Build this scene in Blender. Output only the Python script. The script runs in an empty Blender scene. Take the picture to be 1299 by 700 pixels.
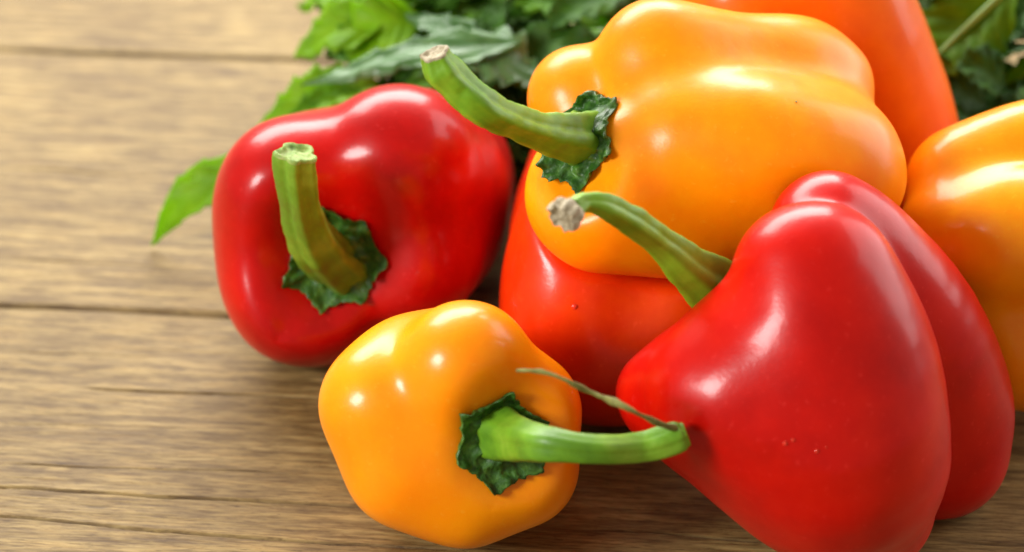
import bpy, math, random
import numpy as np
from mathutils import Vector, noise as mnoise

random.seed(4)
CM = 0.01
R = math.radians
scene = bpy.context.scene
COL = scene.collection

# ---------------------------------------------------------------- camera (all lengths in cm, scaled by CM)
CAM = np.array([0.0, -42.4, 29.5]); PITCH = R(32.0); FPX = 80.0 / 36.0 * 1299
FWD = np.array([0, math.cos(PITCH), -math.sin(PITCH)])
UPV = np.array([0, math.sin(PITCH), math.cos(PITCH)])
RGT = np.array([1.0, 0, 0])
cd = bpy.data.cameras.new('camera'); cam = bpy.data.objects.new('camera', cd); COL.objects.link(cam)
cam.location = Vector(CAM * CM); cam.rotation_euler = (math.pi / 2 - PITCH, 0, 0)
cd.lens = 80; cd.sensor_width = 36; cd.clip_start = 0.02; cd.clip_end = 20
cd.dof.use_dof = True; cd.dof.focus_distance = 0.455; cd.dof.aperture_fstop = 11.0
scene.camera = cam

# ---------------------------------------------------------------- light
world = bpy.data.worlds.new("World"); scene.world = world; world.use_nodes = True
wb = world.node_tree.nodes['Background']
wb.inputs['Color'].default_value = (1.0, 0.82, 0.62, 1); wb.inputs['Strength'].default_value = 0.36

def area(name, loc, target, sx, sy, power, col=(1, 1, 1)):
    ld = bpy.data.lights.new(name, 'AREA'); ld.shape = 'RECTANGLE'; ld.size = sx * CM; ld.size_y = sy * CM
    ld.energy = power; ld.color = col
    o = bpy.data.objects.new(name, ld); COL.objects.link(o)
    o.location = Vector(loc) * CM
    o.rotation_euler = (Vector(target) - Vector(loc)).to_track_quat('-Z', 'Y').to_euler()
    return o
area('window_light', (-16, 76, 62), (2, 2, 2), 105, 42, 22, (1.0, 0.97, 0.93))
area('right_window_light', (74, 34, 40), (4, -2, 3), 75, 75, 6.5, (1.0, 0.98, 0.97))
area('side_window_light', (-62, -40, 42), (2, -2, 3), 23, 23, 6.8, (1.0, 0.98, 0.95))

scene.view_settings.view_transform = 'Standard'; scene.view_settings.look = 'None'
scene.view_settings.exposure = 0.14; scene.view_settings.gamma = 1
scene.view_settings.use_curve_mapping = False
scene.cycles.max_bounces = 8
scene.cycles.sample_clamp_indirect = 4

def at(px, py, Y):
    """the world point (cm) at depth Y seen at photograph pixel px, py"""
    d = FWD + (px - 649.5) / FPX * RGT + (350 - py) / FPX * UPV
    return CAM + d * ((Y - CAM[1]) / d[1])

# ---------------------------------------------------------------- node helpers
def mat(name):
    m = bpy.data.materials.new(name); m.use_nodes = True
    nt = m.node_tree; b = nt.nodes['Principled BSDF']
    return m, nt, b
def N(nt, kind, **kw):
    n = nt.nodes.new(kind)
    for k, v in kw.items():
        if k in n.inputs: n.inputs[k].default_value = v
        else: setattr(n, k, v)
    return n
def ramp(nt, fac, stops):
    r = nt.nodes.new('ShaderNodeValToRGB'); e = r.color_ramp.elements
    while len(e) < len(stops): e.new(0.5)
    for el, (p, c) in zip(e, stops):
        el.position = p; el.color = (*c, 1) if len(c) == 3 else c
    nt.links.new(fac, r.inputs['Fac']); return r.outputs['Color']
def noise_tex(nt, scale, detail=3, rough=.5, vec=None, stretch=None):
    tc = nt.nodes.new('ShaderNodeTexCoord'); v = tc.outputs['Object']
    if stretch:
        mp = nt.nodes.new('ShaderNodeMapping'); mp.inputs['Scale'].default_value = stretch
        nt.links.new(v, mp.inputs['Vector']); v = mp.outputs['Vector']
    n = N(nt, 'ShaderNodeTexNoise', Scale=scale, Detail=detail, Roughness=rough)
    nt.links.new(v, n.inputs['Vector']); return n.outputs['Fac']
def bump(nt, b, h, strength, dist):
    n = N(nt, 'ShaderNodeBump', Strength=strength, Distance=dist * CM)
    nt.links.new(h, n.inputs['Height']); nt.links.new(n.outputs['Normal'], b.inputs['Normal'])
    return n
def mixc(nt, fac, a, b):
    m = nt.nodes.new('ShaderNodeMix'); m.data_type = 'RGBA'
    for s, v in ((0, fac), (6, a), (7, b)):
        if hasattr(v, 'links'): nt.links.new(v, m.inputs[s])
        else: m.inputs[s].default_value = v if s == 0 else (*v, 1)
    return m.outputs[2]

def pepper_mat(name, c1, c2, c3, rough=.38, sss=.25, coat=.36, crough=.17):
    m, nt, b = mat(name)
    col = ramp(nt, noise_tex(nt, 42, 6, .62), [(.32, c1), (.52, c2), (.72, c3)])
    # fine pale freckles of the skin
    fl = ramp(nt, noise_tex(nt, 700, 2, .6), [(.0, (0, 0, 0)), (.63, (0, 0, 0)), (.74, (1, 1, 1))])
    sc = N(nt, 'ShaderNodeSeparateColor'); nt.links.new(fl, sc.inputs['Color'])
    mul = N(nt, 'ShaderNodeMath', operation='MULTIPLY'); mul.inputs[1].default_value = .18
    nt.links.new(sc.outputs[0], mul.inputs[0])
    col = mixc(nt, mul.outputs[0], col, tuple(min(1, x * 1.3 + .05) for x in c3))
    nt.links.new(col, b.inputs['Base Color'])
    b.inputs['Roughness'].default_value = rough
    b.inputs['IOR'].default_value = 1.45
    b.inputs['Subsurface Weight'].default_value = sss
    b.inputs['Subsurface Radius'].default_value = (1.0, .35, .1)
    b.inputs['Subsurface Scale'].default_value = .0035
    b.inputs['Specular IOR Level'].default_value = .16
    b.inputs['Coat Weight'].default_value = coat
    b.inputs['Coat Roughness'].default_value = crough
    # very shallow unevenness of the skin: breaks the reflections up
    n1 = noise_tex(nt, 260, 3, .55); n2 = noise_tex(nt, 1500, 2, .6)
    ad = N(nt, 'ShaderNodeMath', operation='MULTIPLY_ADD'); ad.inputs[1].default_value = .25
    nt.links.new(n2, ad.inputs[0]); nt.links.new(n1, ad.inputs[2])
    bm = bump(nt, b, ad.outputs[0], .22, .03)
    nt.links.new(bm.outputs['Normal'], b.inputs['Coat Normal'])
    return m
M = {}
M['red'] = pepper_mat('red_skin', (.42, .001, .0005), (.54, .003, .0005), (.62, .008, .0005), crough=.19, coat=.32)
M['crimson'] = pepper_mat('crimson_skin', (.33, .0006, .0008), (.46, .0012, .001), (.56, .0035, .001), crough=.17)
M['orange'] = pepper_mat('orange_skin', (.94, .22, .0005), (.98, .29, .0005), (1.0, .36, .001), rough=.4, crough=.25)
M['amber'] = pepper_mat('amber_skin', (.95, .24, .0004), (.98, .29, .0004), (1.0, .34, .0006), crough=.2, coat=.42)
M['vermilion'] = pepper_mat('vermilion_skin', (.62, .018, .0005), (.72, .035, .0005), (.80, .065, .0005))
M['deep_orange'] = pepper_mat('deep_orange_skin', (.66, .085, .0005), (.74, .125, .0005), (.80, .155, .0005), .42)
M['gold'] = pepper_mat('gold_skin', (.90, .25, .0005), (.95, .33, .001), (1.0, .42, .002))

def plant_mat(name, c1, c2, c3, scale=120, rough=.45, sss=.1, bs=.4, bd=.04, trans=0, stretch=None, coat=.1):
    m, nt, b = mat(name)
    nt.links.new(ramp(nt, noise_tex(nt, scale, 4, .6, stretch=stretch), [(.3, c1), (.5, c2), (.7, c3)]), b.inputs['Base Color'])
    b.inputs['Specular IOR Level'].default_value = .2 if trans else .4
    b.inputs['Roughness'].default_value = rough
    b.inputs['Subsurface Weight'].default_value = sss
    b.inputs['Subsurface Radius'].default_value = (.5, 1, .2)
    b.inputs['Subsurface Scale'].default_value = .002
    b.inputs['Coat Weight'].default_value = coat; b.inputs['Coat Roughness'].default_value = .25
    bump(nt, b, noise_tex(nt, scale * 4, 4, .65), bs, bd)
    if trans:
        tr = N(nt, 'ShaderNodeBsdfTranslucent'); tr.inputs['Color'].default_value = (*[min(1, x * 1.6) for x in c3], 1)
        mx = nt.nodes.new('ShaderNodeMixShader'); mx.inputs[0].default_value = trans
        nt.links.new(b.outputs[0], mx.inputs[1]); nt.links.new(tr.outputs[0], mx.inputs[2])
        nt.links.new(mx.outputs[0], nt.nodes['Material Output'].inputs['Surface'])
    return m
M['calyx'] = plant_mat('calyx_green', (.010, .05, .004), (.028, .11, .008), (.08, .21, .02), 450, .48, .05, .6, .05, coat=.25)
M['stem'] = plant_mat('stem_green', (.08, .21, .008), (.14, .32, .012), (.23, .42, .03), 90, .5, .15, .35, .03, coat=.12)
M['stem_light'] = plant_mat('stem_light_green', (.10, .23, .005), (.15, .33, .008), (.23, .42, .02), 90, .5, .15, .35, .03, coat=.10)
M['stem_brown'] = plant_mat('stem_olive', (.13, .15, .012), (.13, .27, .012), (.21, .38, .03), 90, .45, .1, .4, .03)
M['cut'] = plant_mat('dried_cut', (.16, .12, .06), (.42, .36, .24), (.62, .56, .42), 500, .8, 0, .8, .05, coat=0)
M['cut_green'] = plant_mat('cut_pale_green', (.14, .26, .04), (.26, .38, .08), (.42, .50, .2), 400, .6, .05, .6, .04, coat=0)
M['dry'] = plant_mat('dried_thread', (.10, .09, .02), (.17, .17, .035), (.26, .27, .07), 400, .7, 0, .5, .03, coat=0)
M['leaf'] = plant_mat('leaf_green', (.06, .18, .003), (.10, .26, .005), (.15, .34, .008), 160, .55, 0, .35, .03, trans=.35, coat=0)
M['leaf_bright'] = plant_mat('leaf_bright_green', (.13, .29, .004), (.19, .38, .006), (.26, .46, .010), 130, .5, 0, .35, .03, trans=.45, coat=0)
M['leaf_shaded'] = plant_mat('leaf_shaded_green', (.018, .065, .003), (.03, .10, .005), (.055, .15, .007), 160, .6, 0, .4, .03, trans=.2, coat=0)  # darker copy of the leaf green: shade put into the colour
M['leaf_sheen'] = plant_mat('leaf_sheen_green', (.05, .14, .035), (.085, .20, .06), (.14, .28, .10), 160, .4, 0, .3, .03, trans=.3, coat=.3)  # greyed base colour paints in the back light's sheen; coat adds real gloss
M['petiole'] = plant_mat('petiole_green', (.12, .28, .03), (.17, .36, .05), (.24, .44, .08), 90, .4, .1, .3, .02)
M['vein'] = plant_mat('vein_pale_green', (.16, .36, .06), (.24, .46, .10), (.32, .54, .15), 90, .4, .1, .3, .02)

# ---------------------------------------------------------------- object helpers
def mesh(name, verts, faces, m, parent=None, smooth=True, origin=None, mats=None):
    """verts in world cm; parent's own location is subtracted"""
    o0 = np.array(parent['_o']) if parent is not None and '_o' in parent else np.zeros(3)
    if origin is not None: o0 = np.array(origin)
    v = (np.asarray(verts, float) - o0) * CM
    me = bpy.data.meshes.new(name); me.from_pydata(v.tolist(), [], faces); me.update()
    if smooth: me.shade_smooth()
    me.materials.append(m)
    o = bpy.data.objects.new(name, me); COL.objects.link(o)
    if parent is not None:
        o.parent = parent; o['_o'] = [float(x) for x in o0]
    return o
def thing(name, origin, label=None, cat=None, group=None, kind=None):
    e = bpy.data.objects.new(name, None); COL.objects.link(e)
    e.location = Vector(np.asarray(origin, float) * CM); e.empty_display_size = .01
    e['_o'] = [float(x) for x in origin]
    if label: e['label'] = label
    if cat: e['category'] = cat
    if group: e['group'] = group
    if kind: e['kind'] = kind
    return e
def grid_faces(nu, nv, wrap=False):
    f = []
    for i in range(nu - 1):
        for j in range(nv if wrap else nv - 1):
            k = (j + 1) % nv
            f.append((i * nv + j, i * nv + k, (i + 1) * nv + k, (i + 1) * nv + j))
    return f
def unit(v): v = np.asarray(v, float); return v / np.linalg.norm(v)
def catmull(pts, n):
    pts = np.asarray(pts, float); m = len(pts)
    P = np.vstack([2 * pts[0] - pts[1], pts, 2 * pts[-1] - pts[-2]])
    out = []
    for s in np.linspace(0, m - 1, n):
        i = min(int(s), m - 2); t = s - i
        a, b, c, d = P[i], P[i + 1], P[i + 2], P[i + 3]
        out.append(.5 * ((2 * b) + (c - a) * t + (2 * a - 5 * b + 4 * c - d) * t * t + (3 * b - a - 3 * c + d) * t ** 3))
    return np.array(out)
def h2(ix, iy, seed):
    n = (ix.astype(np.int64) * 374761393 + iy.astype(np.int64) * 668265263 + seed * 974711) & 0x7fffffff
    n = ((n ^ (n >> 13)) * 1274126177) & 0x7fffffff
    return ((n ^ (n >> 16)) & 0xffff) / 65535.0
def vn(x, y, seed=0):
    ix = np.floor(x); iy = np.floor(y); fx = x - ix; fy = y - iy
    fx = fx * fx * (3 - 2 * fx); fy = fy * fy * (3 - 2 * fy)
    a = h2(ix, iy, seed); b = h2(ix + 1, iy, seed); c = h2(ix, iy + 1, seed); d = h2(ix + 1, iy + 1, seed)
    return (a * (1 - fx) + b * fx) * (1 - fy) + (c * (1 - fx) + d * fx) * fy - .5

# ---------------------------------------------------------------- table
TROT = -4.6
tm, nt, b = mat('weathered_oak')
g1 = noise_tex(nt, 1, 6, .68, stretch=(28, 330, 80)); g2 = noise_tex(nt, 1, 5, .7, stretch=(120, 1500, 300))
g3 = noise_tex(nt, 14, 3, .5)
c1 = ramp(nt, g1, [(.30, (.145, .090, .028)), (.43, (.215, .150, .055)), (.56, (.29, .212, .080)), (.72, (.41, .315, .135))])
c2 = ramp(nt, g2, [(.36, (.44, .36, .24)), (.47, (.80, .76, .70)), (.56, (1, 1, 1))])
mm = nt.nodes.new('ShaderNodeMix'); mm.data_type = 'RGBA'; mm.blend_type = 'MULTIPLY'; mm.inputs[0].default_value = .85
nt.links.new(c1, mm.inputs[6]); nt.links.new(c2, mm.inputs[7])
c3 = mixc(nt, .0, (0, 0, 0), (0, 0, 0))
blot = ramp(nt, g3, [(.35, (.86, .82, .78)), (.65, (1.08, 1.06, 1.02))])
g4 = noise_tex(nt, 1, 3, .7, stretch=(320, 2600, 400)); g5 = noise_tex(nt, 1, 3, .6, stretch=(70, 420, 120))
pore = ramp(nt, g4, [(.34, (.45, .38, .30)), (.45, (1, 1, 1)), (.62, (1.0, 1.0, 1.0))])
fleck = ramp(nt, g5, [(.36, (.66, .60, .52)), (.50, (1, 1, 1)), (.66, (1.22, 1.20, 1.15))])
for lay, am in ((pore, .8), (fleck, .9)):
    mq = nt.nodes.new('ShaderNodeMix'); mq.data_type = 'RGBA'; mq.blend_type = 'MULTIPLY'; mq.inputs[0].default_value = am
    nt.links.new(mm.outputs[2], mq.inputs[6]); nt.links.new(lay, mq.inputs[7]); mm = mq
m2 = nt.nodes.new('ShaderNodeMix'); m2.data_type = 'RGBA'; m2.blend_type = 'MULTIPLY'; m2.inputs[0].default_value = 1
nt.links.new(mm.outputs[2], m2.inputs[6]); nt.links.new(blot, m2.inputs[7])
at1 = N(nt, 'ShaderNodeAttribute', attribute_name='dirt')
nt.links.new(mixc(nt, at1.outputs['Fac'], m2.outputs[2], (.035, .02, .011)), b.inputs['Base Color'])
b.inputs['Roughness'].default_value = .62
b.inputs['Specular IOR Level'].default_value = .35
bump(nt, b, g2, .7, .03)
M['wood'] = tm

table = thing('table_top', (0, 0, 0), kind='structure')
table['label'] = 'weathered pale brown wooden table top of long planks under the peppers'
table.rotation_euler = (0, 0, R(TROT))
def to_table(p):
    a = R(-TROT); return np.array([p[0] * math.cos(a) - p[1] * math.sin(a), p[0] * math.sin(a) + p[1] * math.cos(a)])
def ground(px, py):
    d = FWD + (px - 649.5) / FPX * RGT + (350 - py) / FPX * UPV
    return (CAM + d * (-CAM[2] / d[2]))
# cracks: photograph polyline on the ground -> table coordinates, depth, width
cracks = []
def crack(pl, depth, width, dirt): cracks.append((np.array([to_table(ground(*p)) for p in pl]), depth, width, dirt))
crack([(-40, 614), (60, 619), (200, 628), (330, 634), (450, 640), (640, 650)], .2, .024, 1.3)
crack([(-40, 650), (60, 656), (160, 667), (300, 678), (420, 686), (600, 694)], .18, .022, 1.3)
crack([(-20, 586), (60, 588), (150, 592), (290, 594), (420, 600)], .07, .02, .7)
crack([(100, 489), (200, 495), (290, 497), (380, 500), (440, 503)], .16, .024, 1.2)
crack([(-20, 535), (120, 537), (220, 541), (300, 543)], .035, .03, .35)
crack([(700, 668), (820, 672), (950, 684), (1050, 690)], .07, .026, .8)
crack([(730, 640), (800, 644), (900, 650)], .05, .02, .6)
crack([(1180, 680), (1260, 688), (1340, 690)], .07, .03, .8)
crack([(-30, 440), (80, 446), (240, 452)], .03, .03, .3)
crack([(-30, 210), (60, 213), (200, 222)], .05, .06, .4)
crack([(-30, 325), (90, 330), (250, 340)], .04, .05, .35)
J1 = to_table(ground(0, 384))[1]; J2 = to_table(ground(100, 64))[1]
print('joints', J1, J2)
W = J2 - J1
for k, y0 in enumerate([J1 - 2 * W, J1 - W, J1, J2, J2 + W]):
    y1 = y0 + W
    near = k in (1, 2, 3)
    nx = 260 if near else 60; ny = int(W / (.03 if near else .12))
    xs = np.linspace(-34, 34, nx); ys = np.linspace(y0 + .012, y1 - .012, ny)
    X, Y = np.meshgrid(xs, ys, indexing='ij')
    sd = 17 * k
    wob = .5 * vn(X * .06, Y * .2, sd + 1) + .10 * vn(X * .25, Y * .6, sd + 2)
    Yw = Y + wob
    Z = .040 * vn(X * .05, Yw * .9, sd + 3) + .022 * vn(X * .14, Yw * 3.3, sd + 4) + .012 * vn(X * .25, Yw * 8, sd + 5) + .012 * vn(X * .6, Yw * 16, sd + 6) + .008 * vn(X * 2.5, Yw * 26, sd + 7)
    dirt = np.clip((-.03 - (.035 * vn(X * .10, Yw * 3.3, sd + 4) + .035 * vn(X * .22, Yw * 8, sd + 5))) * 30, 0, .30)
    e = np.minimum(Y - y0 - .09 * (vn(X * .3, Y * 0, sd + 9) + .5), y1 - Y - .09 * (vn(X * .3, Y * 0 + 5, sd + 9) + .5))
    Z -= .16 * np.exp(-np.clip(e, 0, 9) / .05)
    # the far long edge of each board is a little proud and worn round
    Z += .05 * np.exp(-np.clip(Y - y0, 0, 9) / .6)
    dirt = np.maximum(dirt, .6 * np.exp(-np.clip(e, 0, 9) / .05))
    for pl, dp, wd, dt in cracks:
        if pl[:, 1].max() < y0 or pl[:, 1].min() > y1: continue
        yc = np.interp(X, pl[:, 0], pl[:, 1]) + .05 * vn(X * 1.1, X * 0, 77) + .03 * vn(X * 3, X * 0, 78)
        fade = np.clip((X - pl[0, 0]) / 1.2, 0, 1) * np.clip((pl[-1, 0] - X) / 2.0, 0, 1) * (.6 + .8 * (vn(X * .5, X * 0, 80) + .5))
        fade = np.clip(fade, 0, 1)
        g = np.exp(-((Y - yc) / wd) ** 2) * fade
        Z -= dp * g; dirt = np.maximum(dirt, np.minimum(1, dt * g))
    # a small brown knot spot
    kn = to_table(ground(122, 640)); q = np.exp(-(((X - kn[0]) / .17) ** 2 + ((Y - kn[1]) / .10) ** 2) ** 2)
    if near: Z -= .03 * q; dirt = np.maximum(dirt, .75 * q)
    Z -= .05
    v = np.stack([X, Y, Z], -1).reshape(-1, 3)
    f = grid_faces(nx, ny)
    # sides and underside of the board
    n0 = len(v)
    vb = []
    ring = [i * ny for i in range(nx)] + [(nx - 1) * ny + j for j in range(1, ny)] + [i * ny + ny - 1 for i in range(nx - 2, -1, -1)] + [j for j in range(ny - 2, 0, -1)]
    vb = v[ring].copy(); vb[:, 2] = -2.4
    v = np.vstack([v, vb]); nr = len(ring)
    for i in range(nr):
        j = (i + 1) % nr; f.append((ring[j], ring[i], n0 + i, n0 + j))
    f.append(tuple(n0 + i for i in range(nr)))
    f = [tuple(reversed(q_)) for q_ in f]
    pk = mesh('plank', v, f, M['wood'], table)
    a = pk.data.attributes.new('dirt', 'FLOAT', 'POINT')
    dd = np.zeros(len(v), np.float32); dd[:n0] = dirt.reshape(-1); a.data.foreach_set('value', dd)

# ---------------------------------------------------------------- peppers: smooth unions of swelling lobes, traced onto a fine mesh
def smin(a, b_, k):
    h = np.clip(.5 + .5 * (b_ - a) / k, 0, 1)
    return b_ * (1 - h) + a * h - k * h * (1 - h)
class Shape:
    """lobes: list of (polyline of (px,py,Y,r)) ; k: softness of the creases"""
    def __init__(s, lobes, k, flat=None, carve=()):
        s.l = []; s.k = k; s.carve = list(carve); s.dips = []
        for lb in lobes:
            kk = k
            if isinstance(lb, tuple): kk, lb = lb
            pts = np.array([[*at(p[0], p[1], p[2]), p[3]] for p in lb])
            if len(pts) > 2: pts = catmull(pts, 4 * len(pts) - 3)
            s.l.append((kk, pts))
    def d(s, p, carve=True):
        tot = None
        for kk, pts in s.l:
            dl = None
            if len(pts) == 1: dl = np.linalg.norm(p - pts[0, :3], axis=1) - pts[0, 3]
            for a, b_ in zip(pts[:-1], pts[1:]):
                ab = b_[:3] - a[:3]; L2 = ab @ ab
                t = np.clip(((p - a[:3]) @ ab) / L2, 0, 1)
                q = p - a[:3] - t[:, None] * ab
                dd = np.sqrt(np.einsum('ij,ij->i', q, q)) - (a[3] + t * (b_[3] - a[3]))
                dl = dd if dl is None else smin(dl, dd, .02)
            tot = dl if tot is None else smin(tot, dl, kk)
        for c, rr, kk in s.dips:
            tot = -smin(-tot, np.linalg.norm(p - c, axis=1) - rr, kk)
        if carve:
            for c in s.carve:
                tot = -smin(-tot, c.d(p, False) - .02, .12)
            tot = -smin(-tot, p[:, 2] + .0, .15)      # rests on the board
        return tot
    def trace(s, o, dirs, R0=8.0, it=40):
        t = np.full(len(dirs), R0); pos = o
        for i in range(it):
            dd = s.d(o + dirs * t[:, None]); t -= dd * .8
            t = np.maximum(t, .05)
        return t
def swave(p, seed, f, n=7):
    rs = np.random.RandomState(seed); r = np.zeros(len(p))
    for i in range(n):
        w = rs.normal(size=3); w = w / np.linalg.norm(w) * f * (.6 + .9 * rs.rand())
        r += np.sin(p @ w + rs.rand() * 6.28)
    return r / n
def basis(n):
    n = unit(n); a = np.array([0, 0, 1.0]) if abs(n[2]) < .8 else np.array([1.0, 0, 0])
    u = unit(np.cross(a, n)); return u, np.cross(n, u), n
def body(root, shape, centre, axis, m, nu=130, nv=200, seed=0, amp=.05):
    u, v, n = basis(axis)
    th = np.linspace(.001, math.pi - .001, nu); ph = np.linspace(0, 2 * math.pi, nv, endpoint=False)
    def dirs(th, ph):
        T, Pp = np.meshgrid(th, ph, indexing='ij')
        return (np.sin(T)[..., None] * (np.cos(Pp)[..., None] * u + np.sin(Pp)[..., None] * v) + np.cos(T)[..., None] * n)
    # coarse pass, then refine from just outside it
    cu, cv = nu // 4, nv // 4
    D0 = dirs(np.linspace(.001, math.pi - .001, cu), np.linspace(0, 2 * math.pi, cv, endpoint=False))
    t0 = shape.trace(centre, D0.reshape(-1, 3)).reshape(cu, cv)
    tm_ = t0.copy()
    for di in (-1, 0, 1):
        for dj in (-1, 0, 1):
            sh = np.roll(t0, dj, 1); sh = np.vstack([sh[:1], sh[:-1]]) if di == -1 else (np.vstack([sh[1:], sh[-1:]]) if di == 1 else sh)
            tm_ = np.maximum(tm_, sh)
    ii = np.clip((np.arange(nu) / (nu - 1) * (cu - 1)).round().astype(int), 0, cu - 1); jj = ((np.arange(nv) / nv * cv).round().astype(int)) % cv
    D = dirs(th, ph).reshape(-1, 3); t = tm_[ii][:, jj].reshape(-1) + .25
    for i in range(13):
        dd = shape.d(centre + D * t[:, None]); t -= dd * .95
    T_ = t.reshape(nu, nv)
    for q in range(6):      # fair the surface
        T_ = .5 * T_ + .25 * (np.roll(T_, 1, 1) + np.roll(T_, -1, 1))
        T_[1:-1] = .5 * T_[1:-1] + .25 * (T_[2:] + T_[:-2])
    t = T_.reshape(-1)
    P_ = centre + D * t[:, None]
    off = amp * swave(P_, seed, 1.1) + .5 * amp * swave(P_, seed + 50, 2.8)
    off *= np.clip(P_[:, 2] / .5, 0, 1)
    P_ = P_ + D * off[:, None]
    f = grid_faces(nu, nv, True)
    f += [tuple(range(nv))[::-1], tuple((nu - 1) * nv + j for j in range(nv))]
    f = [tuple(reversed(q)) for q in f]
    return mesh('body', P_, f, m, root)
def calyx(root, shape, c, n, R0, m, star, seed=0, thick=.12, squash=(1, 1), name='calyx', lift=0, rot=0):
    """crumpled green star pressed on the shoulder of the fruit round the stem"""
    u, v, n = basis(n)
    nr, na = 22, 110; rs = np.random.RandomState(seed)
    k = len(star); base = []
    rr = np.linspace(.06, 1, nr)
    P0 = []; H = []; E = []
    for r in rr:
        for a in range(na):
            ph = 2 * math.pi * a / na
            s = (ph / (2 * math.pi) * k) % k; i = int(s); t = s - i
            # straight-sided outline between points, with a nick here and there
            A = np.array([math.cos(2 * math.pi * i / k), math.sin(2 * math.pi * i / k)]) * star[i]
            Bq = np.array([math.cos(2 * math.pi * (i + 1) / k), math.sin(2 * math.pi * (i + 1) / k)]) * star[(i + 1) % k]
            q = A * (1 - t) + Bq * t; q = q * (1 - .10 * math.sin(math.pi * t))
            rad = np.linalg.norm(q); pa = math.atan2(q[1], q[0]) + rot
            rad *= 1 + .018 * math.sin(ph * 23 + seed) + .022 * math.sin(ph * 31 + 2 * seed) * math.sin(ph * 3 + seed)
            x = r * rad * R0 * squash[0] * math.cos(pa); y = r * rad * R0 * squash[1] * math.sin(pa)
            P0.append(c + u * x + v * y); E.append(r)
    P0 = np.array(P0); E = np.array(E)
    # project on the body
    bo = [ch for ch in root.children if ch.name.startswith('body')][0]; ro = np.array(root['_o'])
    Q = []
    for p in P0:
        ok, loc, _n, _i = bo.ray_cast(Vector((p + n * 3 - ro) * CM), Vector(-n))
        q = np.array(loc) / CM + ro if ok else p
        d_ = (q - p) @ n
        Q.append(p + n * max(-1.2, min(1.2, d_)))
    Q = np.array(Q)
    hn = np.array([mnoise.fractal(Vector(p * 4.6) + Vector((seed, 0, 0)), .9, 2.2, 3) for p in Q])
    ridge = np.array([abs(mnoise.noise(Vector(p * 3.4) + Vector((0, seed, 3)))) for p in Q])
    ang = np.tile(np.arange(na) * 2 * math.pi / na, nr)
    h = thick * (.55 + .9 * hn - 1.0 * ridge + .25 * np.cos(ang * 11 + seed)) + thick * .5
    h = h * .8 + .28 * R0 * np.exp(-(E / .36) ** 2) + .05 * thick * np.cos(ang * k)
    h = np.maximum(h, .055)
    curl = np.clip((E - .8) / .2, 0, 1); h += thick * .6 * curl * (1 + 1.2 * hn)
    Q = Q + n * (h + lift)[:, None]
    V = [Q]; nq = len(Q)
    # rim folded back to the skin
    rim = Q[-na:] - n * .10 - (Q[-na:] - c) * .02; V.append(rim)
    rim2 = rim - n * .12 - (rim - c) * .10; V.append(rim2)
    f = grid_faces(nr + 2, na, True)
    f.append(tuple(range(na))[::-1])
    return mesh(name, np.vstack(V), f, m, root)
def tube(root, name, ctrl, m, ns=16, n=46, ridges=5, ramp_=.07, bumpy=.03, seed=0, cap=True, twist=0., cutmat=None, flare=0, cutname='cut_end'):
    """ctrl: (point, radius) pairs, base first"""
    C_ = catmull([[*p, r] for p, r in ctrl], n); pts = C_[:, :3]; rad = C_[:, 3]
    tan = np.gradient(pts, axis=0); tan /= np.linalg.norm(tan, axis=1)[:, None]
    u, v, _ = basis(tan[0]); V = []
    us = [u]
    for i in range(1, n):
        u = u - tan[i] * (u @ tan[i]); u = unit(u); us.append(u)
    for i in range(n):
        u = us[i]; v = np.cross(tan[i], u)
        for j in range(ns):
            a = 2 * math.pi * j / ns; ph = a + twist * i / n
            rr = rad[i] * (1 + ramp_ * math.cos(ridges * ph) + .4 * ramp_ * math.cos(3 * ph + 1) + (.22 * ramp_ * math.cos(13 * ph + 2) if ns > 30 else 0))
            p = pts[i] + (u * math.cos(a) + v * math.sin(a)) * rr
            rr2 = bumpy * mnoise.fractal(Vector(p * 1.9) + Vector((seed, seed, 0)), .9, 2.1, 3)
            V.append(p + (u * math.cos(a) + v * math.sin(a)) * rr2)
    V = np.array(V); f = grid_faces(n, ns, True)
    f = [tuple(reversed(q)) for q in f]
    f.append(tuple(range(ns)))
    if cap and cutmat is None: f.append(tuple((n - 1) * ns + j for j in range(ns))[::-1])
    o = mesh(name, V, f, m, root)
    if cutmat is not None:
        ring = V[-ns:]; cc = ring.mean(0); tt = tan[-1]; rt = rad[-1]
        rows = []
        for s, z, jit in ((1.01, -.05, 0), (1.03, .0, .02), (1.01, .07, .03), (.90, .11, .04), (.78, .04, .03), (.55, -.03, .04), (.25, .03, .03), (.04, .0, 0)):
            for j in range(ns):
                q = cc + (ring[j] - cc) * s + tt * rt * z * 1.6
                q = q + tt * jit * rt * 2.5 * mnoise.noise(Vector(q * 9)) + (ring[j] - cc) * jit * 2 * mnoise.noise(Vector(q * 7) + Vector((5, 5, 5)))
                rows.append(q)
        ff = [tuple(reversed(q)) for q in grid_faces(8, ns, True)] + [tuple(7 * ns + j for j in range(ns))[::-1]]
        mesh(cutname, np.array(rows), ff, cutmat, o)
    return o

SH = {}
def hit(key, px, py):
    """where the line of sight through a photograph pixel meets a fruit"""
    d = unit(FWD + (px - 649.5) / FPX * RGT + (350 - py) / FPX * UPV); t = 25.0
    for i in range(120): t += float(SH[key].d((CAM + d * t)[None])[0]) * .8
    return CAM + d * t
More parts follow.
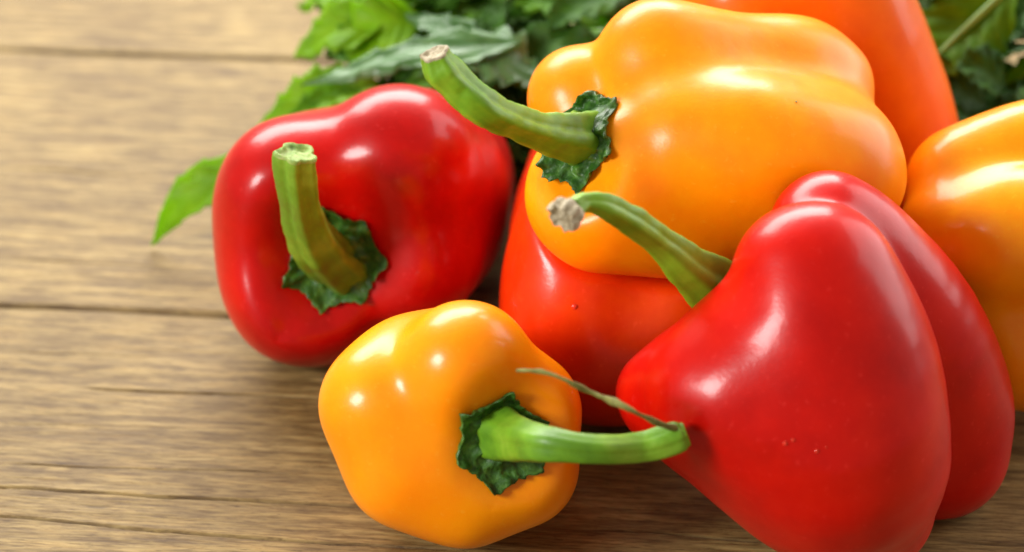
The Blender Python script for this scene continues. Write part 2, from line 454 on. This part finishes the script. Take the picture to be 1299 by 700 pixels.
# --- right red pepper (E)
SH['E'] = Shape([
    [(1012, 348, -5.9, 1.24), (1035, 440, -6.5, 1.80), (1064, 560, -6.9, 2.02), (1100, 640, -6.4, 1.32)],
    (1.0, [(1054, 344, -5.8, 1.12), (1096, 450, -6.2, 1.22), (1104, 560, -6.4, 1.12)]),
    (1.0, [(950, 438, -5.8, 1.05), (990, 480, -6.3, 1.4)]),
    (1.0, [(880, 496, -6.1, 1.16), (928, 504, -6.85, 1.42), (1040, 570, -6.7, 1.7)]),
    (.9, [(900, 548, -6.2, .95), (975, 586, -6.3, 1.20), (1060, 632, -6.2, 1.35)]),
    (.34, [(1050, 292, -4.0, 1.18), (1085, 330, -3.9, 1.38), (1150, 420, -3.7, 1.58), (1182, 510, -3.7, 1.65), (1188, 568, -3.9, 1.52)]),
    (.9, [(832, 500, -5.3, .80), (892, 500, -5.5, 1.06), (960, 530, -5.3, 1.4)]),
], .9)
# --- small orange pepper in front (B)
SH['B'] = Shape([
    (.42, [(592, 464, -5.9, 1.30), (575, 478, -3.6, 1.2)]),
    (.42, [(490, 512, -5.7, 1.33), (500, 520, -3.6, 1.2)]),
    (.5, [(520, 584, -6.1, 1.34), (560, 590, -3.6, 1.2)]),
    (.5, [(592, 616, -6.3, 1.22), (600, 600, -3.6, 1.2)]),
    (.42, [(655, 590, -6.1, 1.24), (640, 590, -3.6, 1.1)]),
    (.5, [(664, 520, -5.9, 1.14), (630, 510, -3.6, 1.2)]),
    (.5, [(522, 468, -4.9, 1.10), (520, 480, -4.0, 1.2)]),
    (.8, [(572, 542, -5.4, 1.88), (560, 545, -4.3, 2.0)]),
], .45)
# --- left red pepper (A)
SH['A'] = Shape([
    (.6, [(377, 246, 1.9, 1.78), (470, 225, 6.0, 1.6)]),
    (.6, [(506, 207, 2.2, 1.80), (555, 205, 6.0, 1.5)]),
    (.5, [(520, 322, 1.7, 1.65), (560, 270, 6.0, 1.5)]),
    (.5, [(388, 366, 1.2, 1.80), (470, 300, 5.4, 1.6)]),
    (.5, [(470, 270, 4.0, 2.0), (500, 250, 6, 2.0)]),
    (.8, [(440, 234, 2.8, 1.46), (500, 215, 5.5, 1.4)]),
    (1.4, [(545, 245, 3.6, 1.6), (568, 235, 5.8, 1.3)]),
    (1.0, [(372, 300, 2.2, 1.68), (420, 290, 5.0, 1.4)]),
    (1.0, [(450, 390, 2.2, 1.2), (480, 350, 5.0, 1.4)]),
], .6)
# --- red-orange pepper lying under the top one (D)
def wp(x, y, z):  # world cm -> photograph pixel and Y, for lobes given in world cm
    p = np.array([x, y, z]) - CAM; s = p @ FWD
    return 649.5 + FPX * (p @ RGT) / s, 350 - FPX * (p @ UPV) / s, y
SH['D'] = Shape([
    [(*wp(1.55, -.9, 2.9), 1.55), (*wp(1.7, 2, 3.0), 1.75), (*wp(1.9, 5.2, 2.8), 1.5)],
    [(*wp(1.75, -1.0, 1.75), 1.55), (*wp(2.0, 2, 1.8), 1.75), (*wp(2.2, 5.2, 1.8), 1.5)],
    (.55, [(*wp(3.6, -.9, 2.6), 1.75), (*wp(3.7, 2, 2.7), 1.85), (*wp(3.6, 5.2, 2.5), 1.5)]),
    (.8, [(*wp(2.9, -1.1, 1.9), 1.7), (*wp(2.9, 2, 1.9), 1.8), (*wp(2.9, 5.2, 1.9), 1.5)]),
    (.9, [(*wp(1.42, -.7, 1.9), 1.50), (*wp(1.50, -.3, 4.3), 1.45)]),
    (.5, [(*wp(3.7, -.7, 1.9), 1.6), (*wp(3.7, -.2, 4.2), 1.6)]),
], .8, carve=[SH['E'], SH['B'], SH['A']])
# --- big orange pepper on top (C)
SH['C'] = Shape([
    (.62, [(834, 80, .4, 1.32), (930, 86, .8, 1.20), (1010, 90, 1.2, 1.20), (1044, 104, 1.4, 1.08)]),
    (.62, [(872, 186, -1.3, 1.52), (960, 196, -1.5, 1.64), (1040, 218, -1.2, 1.66), (1072, 222, -.4, 1.15)]),
    (.5, [(770, 246, -1.6, 1.70), (860, 262, -1.4, 1.55), (960, 250, -.8, 1.6)]),
    (.35, [(740, 128, .6, 1.20), (860, 150, 1.6, 1.5), (1000, 170, 1.6, 1.6)]),
    (.9, [(870, 170, -.2, 1.7), (1000, 180, .2, 1.7)]),
], .5, carve=[SH['E'], SH['A']])
SH['D'].carve.append(SH['C'])
# --- golden pepper at the right edge (G)
SH['G'] = Shape([
    (.4, [(1222, 232, .2, 1.25), (1320, 190, .6, 1.15), (1420, 200, .6, 1.2)]),
    (.4, [(1215, 300, -1.0, 1.30), (1300, 300, -1.4, 1.5), (1420, 300, -1.0, 1.5)]),
    (.5, [(1235, 400, -1.2, 1.5), (1310, 420, -1.4, 1.75), (1420, 410, -1.0, 1.5)]),
    (.8, [(1300, 330, 1.5, 2.3), (1400, 330, 1.5, 2.1)]),
], .5, carve=[SH['E'], SH['C']])
# --- tall deep orange pepper behind (F)
SH['F'] = Shape([
    (.7, [(1134, 230, 5.0, 1.75), (1108, 125, 5.2, 1.75), (1046, -20, 5.4, 1.75), (995, -110, 5.6, 1.3)]),
    (.7, [(1000, 200, 5.0, 1.8), (985, 110, 4.9, 1.8), (952, 0, 5.3, 1.7)]),
    (.7, [(1060, 190, 7.4, 2.0), (1040, 90, 7.4, 2.0), (1000, -20, 7.2, 1.5)]),
], .5, carve=[SH['C'], SH['G']])

def pepper(name, key, centre, axis, m, label, seed, amp=.05, nu=130, nv=200):
    c = np.asarray(centre, float)
    root = thing(name, (c[0], c[1], 0), label, 'pepper', 'bell peppers piled on the table')
    o = body(root, SH[key], c, axis, m, nu, nv, seed, amp)
    zs = [v.co.z for v in o.data.vertices]
    print(key, 'centre', c.round(2), 'bottom cm %.2f' % (min(zs) * 100), 'top %.2f' % (max(zs) * 100))
    return root

def dip(key, px, py, n, rad, depth, k):
    c = hit(key, px, py); SH[key].dips.append((c + unit(n) * (rad - depth), rad, k))
dip('A', 430, 324, (-.12, -.95, .22), 2.0, .68, .7)
dip('C', 738, 176, (-.62, -.75, .2), 1.5, .38, .5)
dip('B', 634, 557, (.50, -.82, .28), 1.7, .34, .5)
# ---- A
A = pepper('bell_pepper', 'A', at(465, 275, 4.2), (-.35, -.9, -.1), M['crimson'],
           'glossy red bell pepper at the left, its green cap and upright stem facing the viewer', 3, .06)
ca = hit('A', 428, 324); na_ = unit((-.12, -.95, .22))
calyx(A, SH['A'], ca, na_, 1.24, M['calyx'], (1.0, .9, 1.05, .92, 1.0, .95, .95), 4, .12)
tube(A, 'stem', [(at(446, 346, ca[1] + .5), .66), (at(426, 336, ca[1] - .25), .57), (at(402, 312, ca[1] - .9), .50), (at(387, 278, ca[1] - 1.4), .42), (at(378, 235, ca[1] - 1.7), .39), (at(375, 206, ca[1] - 1.8), .40), (at(376, 196, ca[1] - 1.8), .40)],
     M['stem_brown'], seed=2, cutmat=M['cut_green'], ramp_=.13, ns=44, n=60)
# ---- B
Bp = pepper('bell_pepper', 'B', at(572, 542, -4.9), (.3, -.95, -.05), M['amber'],
            'small orange pepper nearest the viewer, green stem pointing right with a dried thread', 5, .05)
cb = hit('B', 628, 557); nb = unit((.50, -.82, .28))
calyx(Bp, SH['B'], cb, nb, 1.06, M['calyx'], (.92, .98, 1.05, .92, 1.02, 1.0), 9, .10, rot=.2)
ye = hit('E', 870, 555)[1]; print('E front at stem tip', ye, 'B cap', cb)
tube(Bp, 'stem', [(cb + np.array([-.1, .4, 0]), .66), (at(652, 556, cb[1] - .5), .46), (at(690, 563, -8.6), .34), (at(750, 570, -8.8), .27), (at(810, 568, ye - .5), .28), (at(842, 560, ye - .42), .29), (at(860, 554, ye - .36), .29), (at(868, 551, ye - .33), .22)],
     M['stem'], seed=5, cutmat=M['stem_light'], ramp_=.06, ns=44, n=60, bumpy=.02)
tube(Bp, 'dried_thread', [(at(856, 543, ye - .45), .062), (at(828, 534, ye - .7), .048), (at(790, 515, ye - .9), .052), (at(755, 500, -8.3), .044), (at(725, 486, -8.4), .050), (at(700, 475, -8.4), .040), (at(675, 470, -8.3), .040), (at(655, 470, -8.2), .012)],
     M['dry'], ns=8, n=60, ramp_=.2, bumpy=.04, ridges=2, seed=8, twist=14)
# ---- C
Cp = pepper('bell_pepper', 'C', at(895, 180, -.3), (-.9, -.4, 0), M['orange'],
            'large orange pepper on top of the pile, knobbly stem curving up to the left', 11, .10)
cc_ = hit('C', 734, 176); nc = unit((-.50, -.83, .22))
calyx(Cp, SH['C'], cc_, nc, .95, M['calyx'], (1.0, .95, .85, 1.1, .9, 1.0), 13, .16, squash=(.98, 1.12))
tube(Cp, 'stem', [(at(744, 178, cc_[1] + .4), .64), (at(724, 175, cc_[1] - .15), .52), (at(692, 168, cc_[1] - .6), .40), (at(650, 155, -2.9), .33), (at(610, 135, -3.5), .36), (at(581, 110, -3.5), .35), (at(561, 88, -3.5), .35), (at(552, 68, -3.5), .27)],
     M['stem_light'], seed=11, cutmat=M['cut'], ramp_=.09, ns=44, n=70, bumpy=.05)
# ---- D
Dp = pepper('bell_pepper', 'D', (2.6, 1.6, 2.3), (0, 1, 0), M['vermilion'],
            'red-orange pepper squeezed under the large orange one, behind the small orange pepper', 21, .04)
# ---- E
Ep = pepper('bell_pepper', 'E', at(1085, 515, -5.1), (-.6, 0, .8), M['red'],
            'large glossy red pepper at front right with a deep crease, leaning stem up left', 31, .05, 160, 260)
ce = at(900, 372, -4.6); ne = unit((-.82, .12, .55))
calyx(Ep, SH['E'], ce, ne, .62, M['stem_light'], (1.0, .9, 1.0, .95, 1.05), 17, .08)
tube(Ep, 'stem', [(at(918, 376, -4.6), .66), (at(892, 354, -4.9), .54), (at(868, 336, -5.2), .42), (at(835, 306, -5.5), .31), (at(795, 276, -6.0), .27), (at(765, 260, -6.3), .23), (at(742, 256, -6.5), .17), (at(728, 264, -6.7), .20)],
     M['stem_light'], seed=21, cutmat=None, ramp_=.10, ns=44, n=70)
# the shrivelled end of that stem
def stem_knob(root, c, axis, r, m):
    u, v, n = basis(axis); nr, na = 16, 40; V = []
    for i in range(nr):
        t = i / (nr - 1)
        prof = (.35, .62, .85, 1.0, 1.05, 1.04, 1.0, .96, .94, .9, .8, .66, .5, .35, .18, .02)[i]
        z = (-.75, -.6, -.42, -.2, 0, .2, .38, .52, .6, .62, .52, .40, .34, .30, .34, .36)[i]
        for j in range(na):
            a = 2 * math.pi * j / na
            k = 1 + .12 * math.cos(9 * a + 2 * t) * (1 if i < 11 else .4) + .12 * mnoise.noise(Vector((math.cos(a) * 2, math.sin(a) * 2, t * 3)))
            V.append(c + (u * math.cos(a) + v * math.sin(a)) * prof * k * r + n * z * r * (1 + .15 * math.cos(5 * a)))
    f = [tuple(reversed(q)) for q in grid_faces(nr, na, True)] + [tuple(range(na))]
    return mesh('dried_stem_end', np.array(V), f, m, root)
stem_knob(Ep, at(719, 270, -6.9), (-.55, -.75, -.25), .30, M['cut'])
# specks of water on the big red pepper, and scars
md_, nt_d, bd_ = mat('water'); bd_.inputs['Base Color'].default_value = (.70, .04, .02, 1); bd_.inputs['Roughness'].default_value = .08
def dot(root, key, px, py, rx, rz, m, name):
    c = hit(key, px, py); e = .05
    bo = [ch for ch in root.children if ch.name.startswith('body')][0]; ro = np.array(root['_o'])
    ok, cl, nn_, ix = bo.closest_point_on_mesh(Vector((c - ro) * CM)); c = np.array(cl) / CM + ro
    g = np.array([SH[key].d((c + e * a)[None])[0] - SH[key].d((c - e * a)[None])[0] for a in np.eye(3)]); u, v, n = basis(g)
    V = [c + (u * math.cos(a) * (1 + .2 * math.sin(3 * a + px)) + v * math.sin(a)) * rx * math.cos(t) + n * (rz * math.sin(t) + .012) for t in (-.9, -.3, .2, .6, 1.0, 1.4) for a in np.linspace(0, 2 * math.pi, 12, endpoint=False)]
    mesh(name, np.array(V), grid_faces(6, 12, True) + [tuple(60 + i for i in range(12))], m, root)
for px, py, rr in ((996, 562, .045), (1006, 558, .035), (1036, 572, .04), (1048, 567, .02)):
    dot(Ep, 'E', px, py, rr, rr * .5, md_, 'water_drop')
for px, py, rr in ((1011, 127, .022),):
    dot(Cp, 'C', px, py, rr, .01, M['dry'], 'skin_scar')
dot(Dp, 'D', 729, 389, .06, .03, md_, 'skin_nick')
# ---- F, G
Fp = pepper('bell_pepper', 'F', at(1050, 100, 5.8), (0, 0, 1), M['deep_orange'],
            'deep orange-red pepper standing at the back, behind the large orange pepper', 41, .04, 90, 140)
Gp = pepper('bell_pepper', 'G', at(1310, 320, .4), (1, .1, 0), M['gold'],
            'golden yellow-orange pepper cut off by the right edge, behind the large red pepper', 51, .05)

# ---------------------------------------------------------------- leaves
def leaf(root, pts, width, m, nrm=(0, 0, 1), teeth=6, depth=.3, cup=.15, ripple=.06, seed=0, env=(.55, .9), lobed=0, name='leaf', midrib=False):
    """pts: midrib from base to tip; serrated blade with folded veins and thickness"""
    ns, nt_ = 64, 15
    mid = catmull(pts, ns); tan = np.gradient(mid, axis=0); tan /= np.linalg.norm(tan, axis=1)[:, None]
    nrm = unit(nrm); S = np.linspace(0, 1, ns); T = np.linspace(-1, 1, nt_)
    L = np.linalg.norm(np.diff(mid, axis=0), axis=1).sum()
    V = np.zeros((ns, nt_, 3)); rs = random.Random(seed)
    for sgn_i, s in enumerate(S):
        side = unit(np.cross(tan[sgn_i], nrm)); up = np.cross(side, tan[sgn_i])
        e = max(0, math.sin(math.pi * s ** env[0])) ** env[1]
        for j, t in enumerate(T):
            ph = (s * teeth + (.0 if t > 0 else .35)) % 1.0
            tooth = 1 - depth * ph ** .8
            ph2 = (s * teeth * 3 + .2) % 1.0
            tooth *= 1 - .12 * depth * ph2
            if lobed:
                l = .5 + .5 * math.cos(2 * math.pi * (s * lobed + (.1 if t > 0 else -.1)))
                tooth *= 1 - .62 * l
            w = width * .5 * e * tooth
            fwd_ = tan[sgn_i] * abs(t) * w * .45
            vein = .014 * width * math.cos(2 * math.pi * (s * teeth - abs(t) * .9)) * min(1, abs(t) * 2)
            nz = ripple * width * mnoise.noise(Vector((s * 3.1 + seed, t * 1.4, seed * 1.7)))* (.3 + abs(t))
            V[sgn_i, j] = mid[sgn_i] + side * w * t + fwd_ + up * (cup * width * (abs(t) ** 1.3) * e + vein * e + nz * 2)
    F_ = grid_faces(ns, nt_)
    V = V.reshape(-1, 3)
    V[:, 2] = np.maximum(V[:, 2], .03)
    o = mesh(name, V, F_, m, root)
    md = o.modifiers.new('thickness', 'SOLIDIFY'); md.thickness = .022 * CM; md.offset = 0
    if midrib:
        tube(o, 'midrib', [(p + nrm * .03, .13 * (1 - .6 * i / (len(pts) - 1))) for i, p in enumerate(np.array(pts, float))], M['vein'], ns=8, n=30, bumpy=.005, ramp_=0)
    return o

# single leaf sticking out on the board beside the left red pepper
lf = thing('green_leaf', (*at(300, 225, 8.0)[:2], 0), 'smooth bright green leaf poking out left from behind the left red pepper', 'leaf')
leaf(lf, [at(345, 180, 6.4), at(300, 218, 6.2), at(240, 252, 6.1), at(193, 311, 6.15)], 1.4, M['leaf_bright'],
     nrm=(-.1, -.55, .8), teeth=5, depth=.16, cup=.10, ripple=.04, seed=3, env=(.85, 1.15), name='blade', midrib=False)

pb = thing('parsley_bunch', (*at(560, 60, 12)[:2], 0), 'bunch of leafy green parsley lying behind the left red pepper and the orange one', 'parsley')
def lp(root, a, b_, ya, yb, w, m, seed, lobed=0, nrm=None, bend=.25, **kw):
    """a leaf from pixel a to pixel b"""
    p0 = at(*a, ya); p2 = at(*b_, yb); pm = (p0 + p2) / 2 + np.array([0, 0, bend])
    if nrm is None: nrm = (random.uniform(-.4, .2), random.uniform(-.7, -.2), 1)
    return leaf(root, [p0, pm, p2], w, M[m], nrm=nrm, seed=seed, lobed=lobed, **kw)
lp(pb, (480, 105), (322, 165), 8.6, 8.4, 1.7, 'leaf_bright', 11, 0, teeth=6, depth=.3)
lp(pb, (470, 135), (360, 160), 8.2, 8.2, 1.4, 'leaf', 12, 0, teeth=5, depth=.3)
lp(pb, (660, 55), (382, 108), 8, 7.8, 1.5, 'leaf_sheen', 13, 0, teeth=5, depth=.30, nrm=(0, -.25, 1), cup=.03)
lp(pb, (620, 75), (515, 20), 8.4, 9.6, 1.3, 'leaf_sheen', 14, 0, teeth=4, depth=.35, nrm=(0, -.25, 1), cup=.03)
lp(pb, (580, 60), (690, 110), 8.2, 7.4, 2.2, 'leaf_sheen', 15, 0, teeth=4, depth=.35, nrm=(0, -.25, 1), cup=.03)
lp(pb, (490, 30), (372, 72), 10.0, 10.2, 2.0, 'leaf_bright', 16, 0, teeth=5, depth=.28)
lp(pb, (480, -5), (378, 8), 12.5, 13.0, 2.2, 'leaf_bright', 17, 0, teeth=5, depth=.28)
lp(pb, (530, 20), (440, 85), 10.0, 9.5, 2.4, 'leaf_bright', 18, 0, teeth=5, depth=.28)
lp(pb, (560, -20), (440, 25), 12.0, 12.0, 2.7, 'leaf', 19, 0, teeth=5, depth=.28)
lp(pb, (620, 0), (540, 60), 11.5, 10.5, 1.8, 'leaf', 20, 0, teeth=5, depth=.28)
lp(pb, (600, 110), (500, 120), 8.0, 8.2, 1.5, 'leaf', 21, 0, teeth=5, depth=.28)
lp(pb, (640, -10), (760, 35), 11.0, 10.0, 2.0, 'leaf', 22, 0, teeth=5, depth=.28)
lp(pb, (700, 0), (610, 35), 10.5, 10.5, 1.9, 'leaf_shaded', 23, 0, teeth=5, depth=.28)
lp(pb, (800, -10), (690, 40), 9.5, 9.0, 1.8, 'leaf_shaded', 24, 0, teeth=5, depth=.28)
for i in range(74):
    px = random.uniform(430, 800); py = random.uniform(-60, 110); Y = random.uniform(10.5, 14) - py * .02
    if i > 45: px = random.uniform(570, 690); py = random.uniform(90, 200); Y = random.uniform(8.2, 10.5)  # extra dark leaves added to blacken the gap between the peppers
    if i > 63: px = random.uniform(600, 660); py = random.uniform(190, 300); Y = 8.4 - (py - 190) * .012  # more dark leaves added lower down, standing in for shade
    a = random.uniform(0, 6.28); l = random.uniform(70, 130)
    if px - abs(math.cos(a)) * l < 400: px += 60
    lp(pb, (px, py), (px + l * math.cos(a), py + .6 * l * math.sin(a)), Y, Y + random.uniform(-1, 1), random.uniform(1.6, 2.6),
       'leaf_shaded' if i > 45 else random.choice(['leaf', 'leaf_shaded', 'leaf_shaded']), 100 + i, 0, teeth=random.choice([4, 5, 6]), depth=.3)
for i in range(9):
    y = 9 + i * .6
    tube(pb, 'stalk', [(at(430 + i * 25, 90 - i * 8, y), .09), (at(600 + i * 10, 60 - i * 6, y + .3), .12), (at(800, 40 + i * 5, y + 1), .16)], M['petiole'], ns=8, n=24, ramp_=.05, bumpy=.02)

rb = thing('parsley_bunch', (*at(1250, 60, 10)[:2], 0), 'dark leafy sprigs at the top right corner, behind the golden pepper', 'parsley')
leaf(rb, [at(1290, -22, 9.0), at(1232, 30, 8.6), at(1176, 84, 8.2)], 2.6, M['leaf'], nrm=(-.1, -.5, 1), teeth=6, depth=.18, cup=.04, seed=61, env=(.8, .7), midrib=True)
lp(rb, (1330, 40), (1195, 95), 8.6, 8.6, 1.7, 'leaf_shaded', 62, 0, teeth=6, depth=.35, nrm=(0, .2, 1), cup=.03)
lp(rb, (1310, 60), (1230, 98), 8.0, 8.0, 1.5, 'leaf_sheen', 63, 0, teeth=5, depth=.35, nrm=(0, .1, 1), cup=.05)
lp(rb, (1370, 60), (1270, 110), 8.0, 7.8, 1.4, 'leaf', 64, 0, teeth=5, depth=.35, nrm=(0, .1, 1), cup=.05)
lp(rb, (1340, 0), (1250, 60), 9.5, 9.0, 1.8, 'leaf_shaded', 65, 0, teeth=5, depth=.35)
lp(rb, (1220, -30), (1150, 20), 10.0, 10.0, 1.8, 'leaf_shaded', 66, 0, teeth=5, depth=.35)
for i in range(44):
    px = random.uniform(1180, 1400); py = random.uniform(-50, 150); Y = random.uniform(10, 13)
    if i > 22: px = random.uniform(1200, 1350); py = random.uniform(100, 200); Y = random.uniform(6.5, 10)  # dark leaves added to fill the shaded gap above the golden pepper
    a = random.uniform(0, 6.28); l = random.uniform(70, 130)
    lp(rb, (px, py), (px + l * math.cos(a), py + .6 * l * math.sin(a)), Y, Y + random.uniform(-1, 1), random.uniform(1.2, 2.0),
       'leaf_shaded', 200 + i, 0, teeth=5, depth=.28)
for i in range(4):
    tube(rb, 'stalk', [(at(1190 + i * 20, 60 - i * 8, 10 + i * .5), .09), (at(1280 + i * 10, 40 - i * 6, 10.3 + i * .5), .12), (at(1420, 40 + i * 5, 11 + i * .5), .16)], M['petiole'], ns=8, n=24, ramp_=.05, bumpy=.02)

for o in bpy.data.objects:
    if '_o' in o: del o['_o']
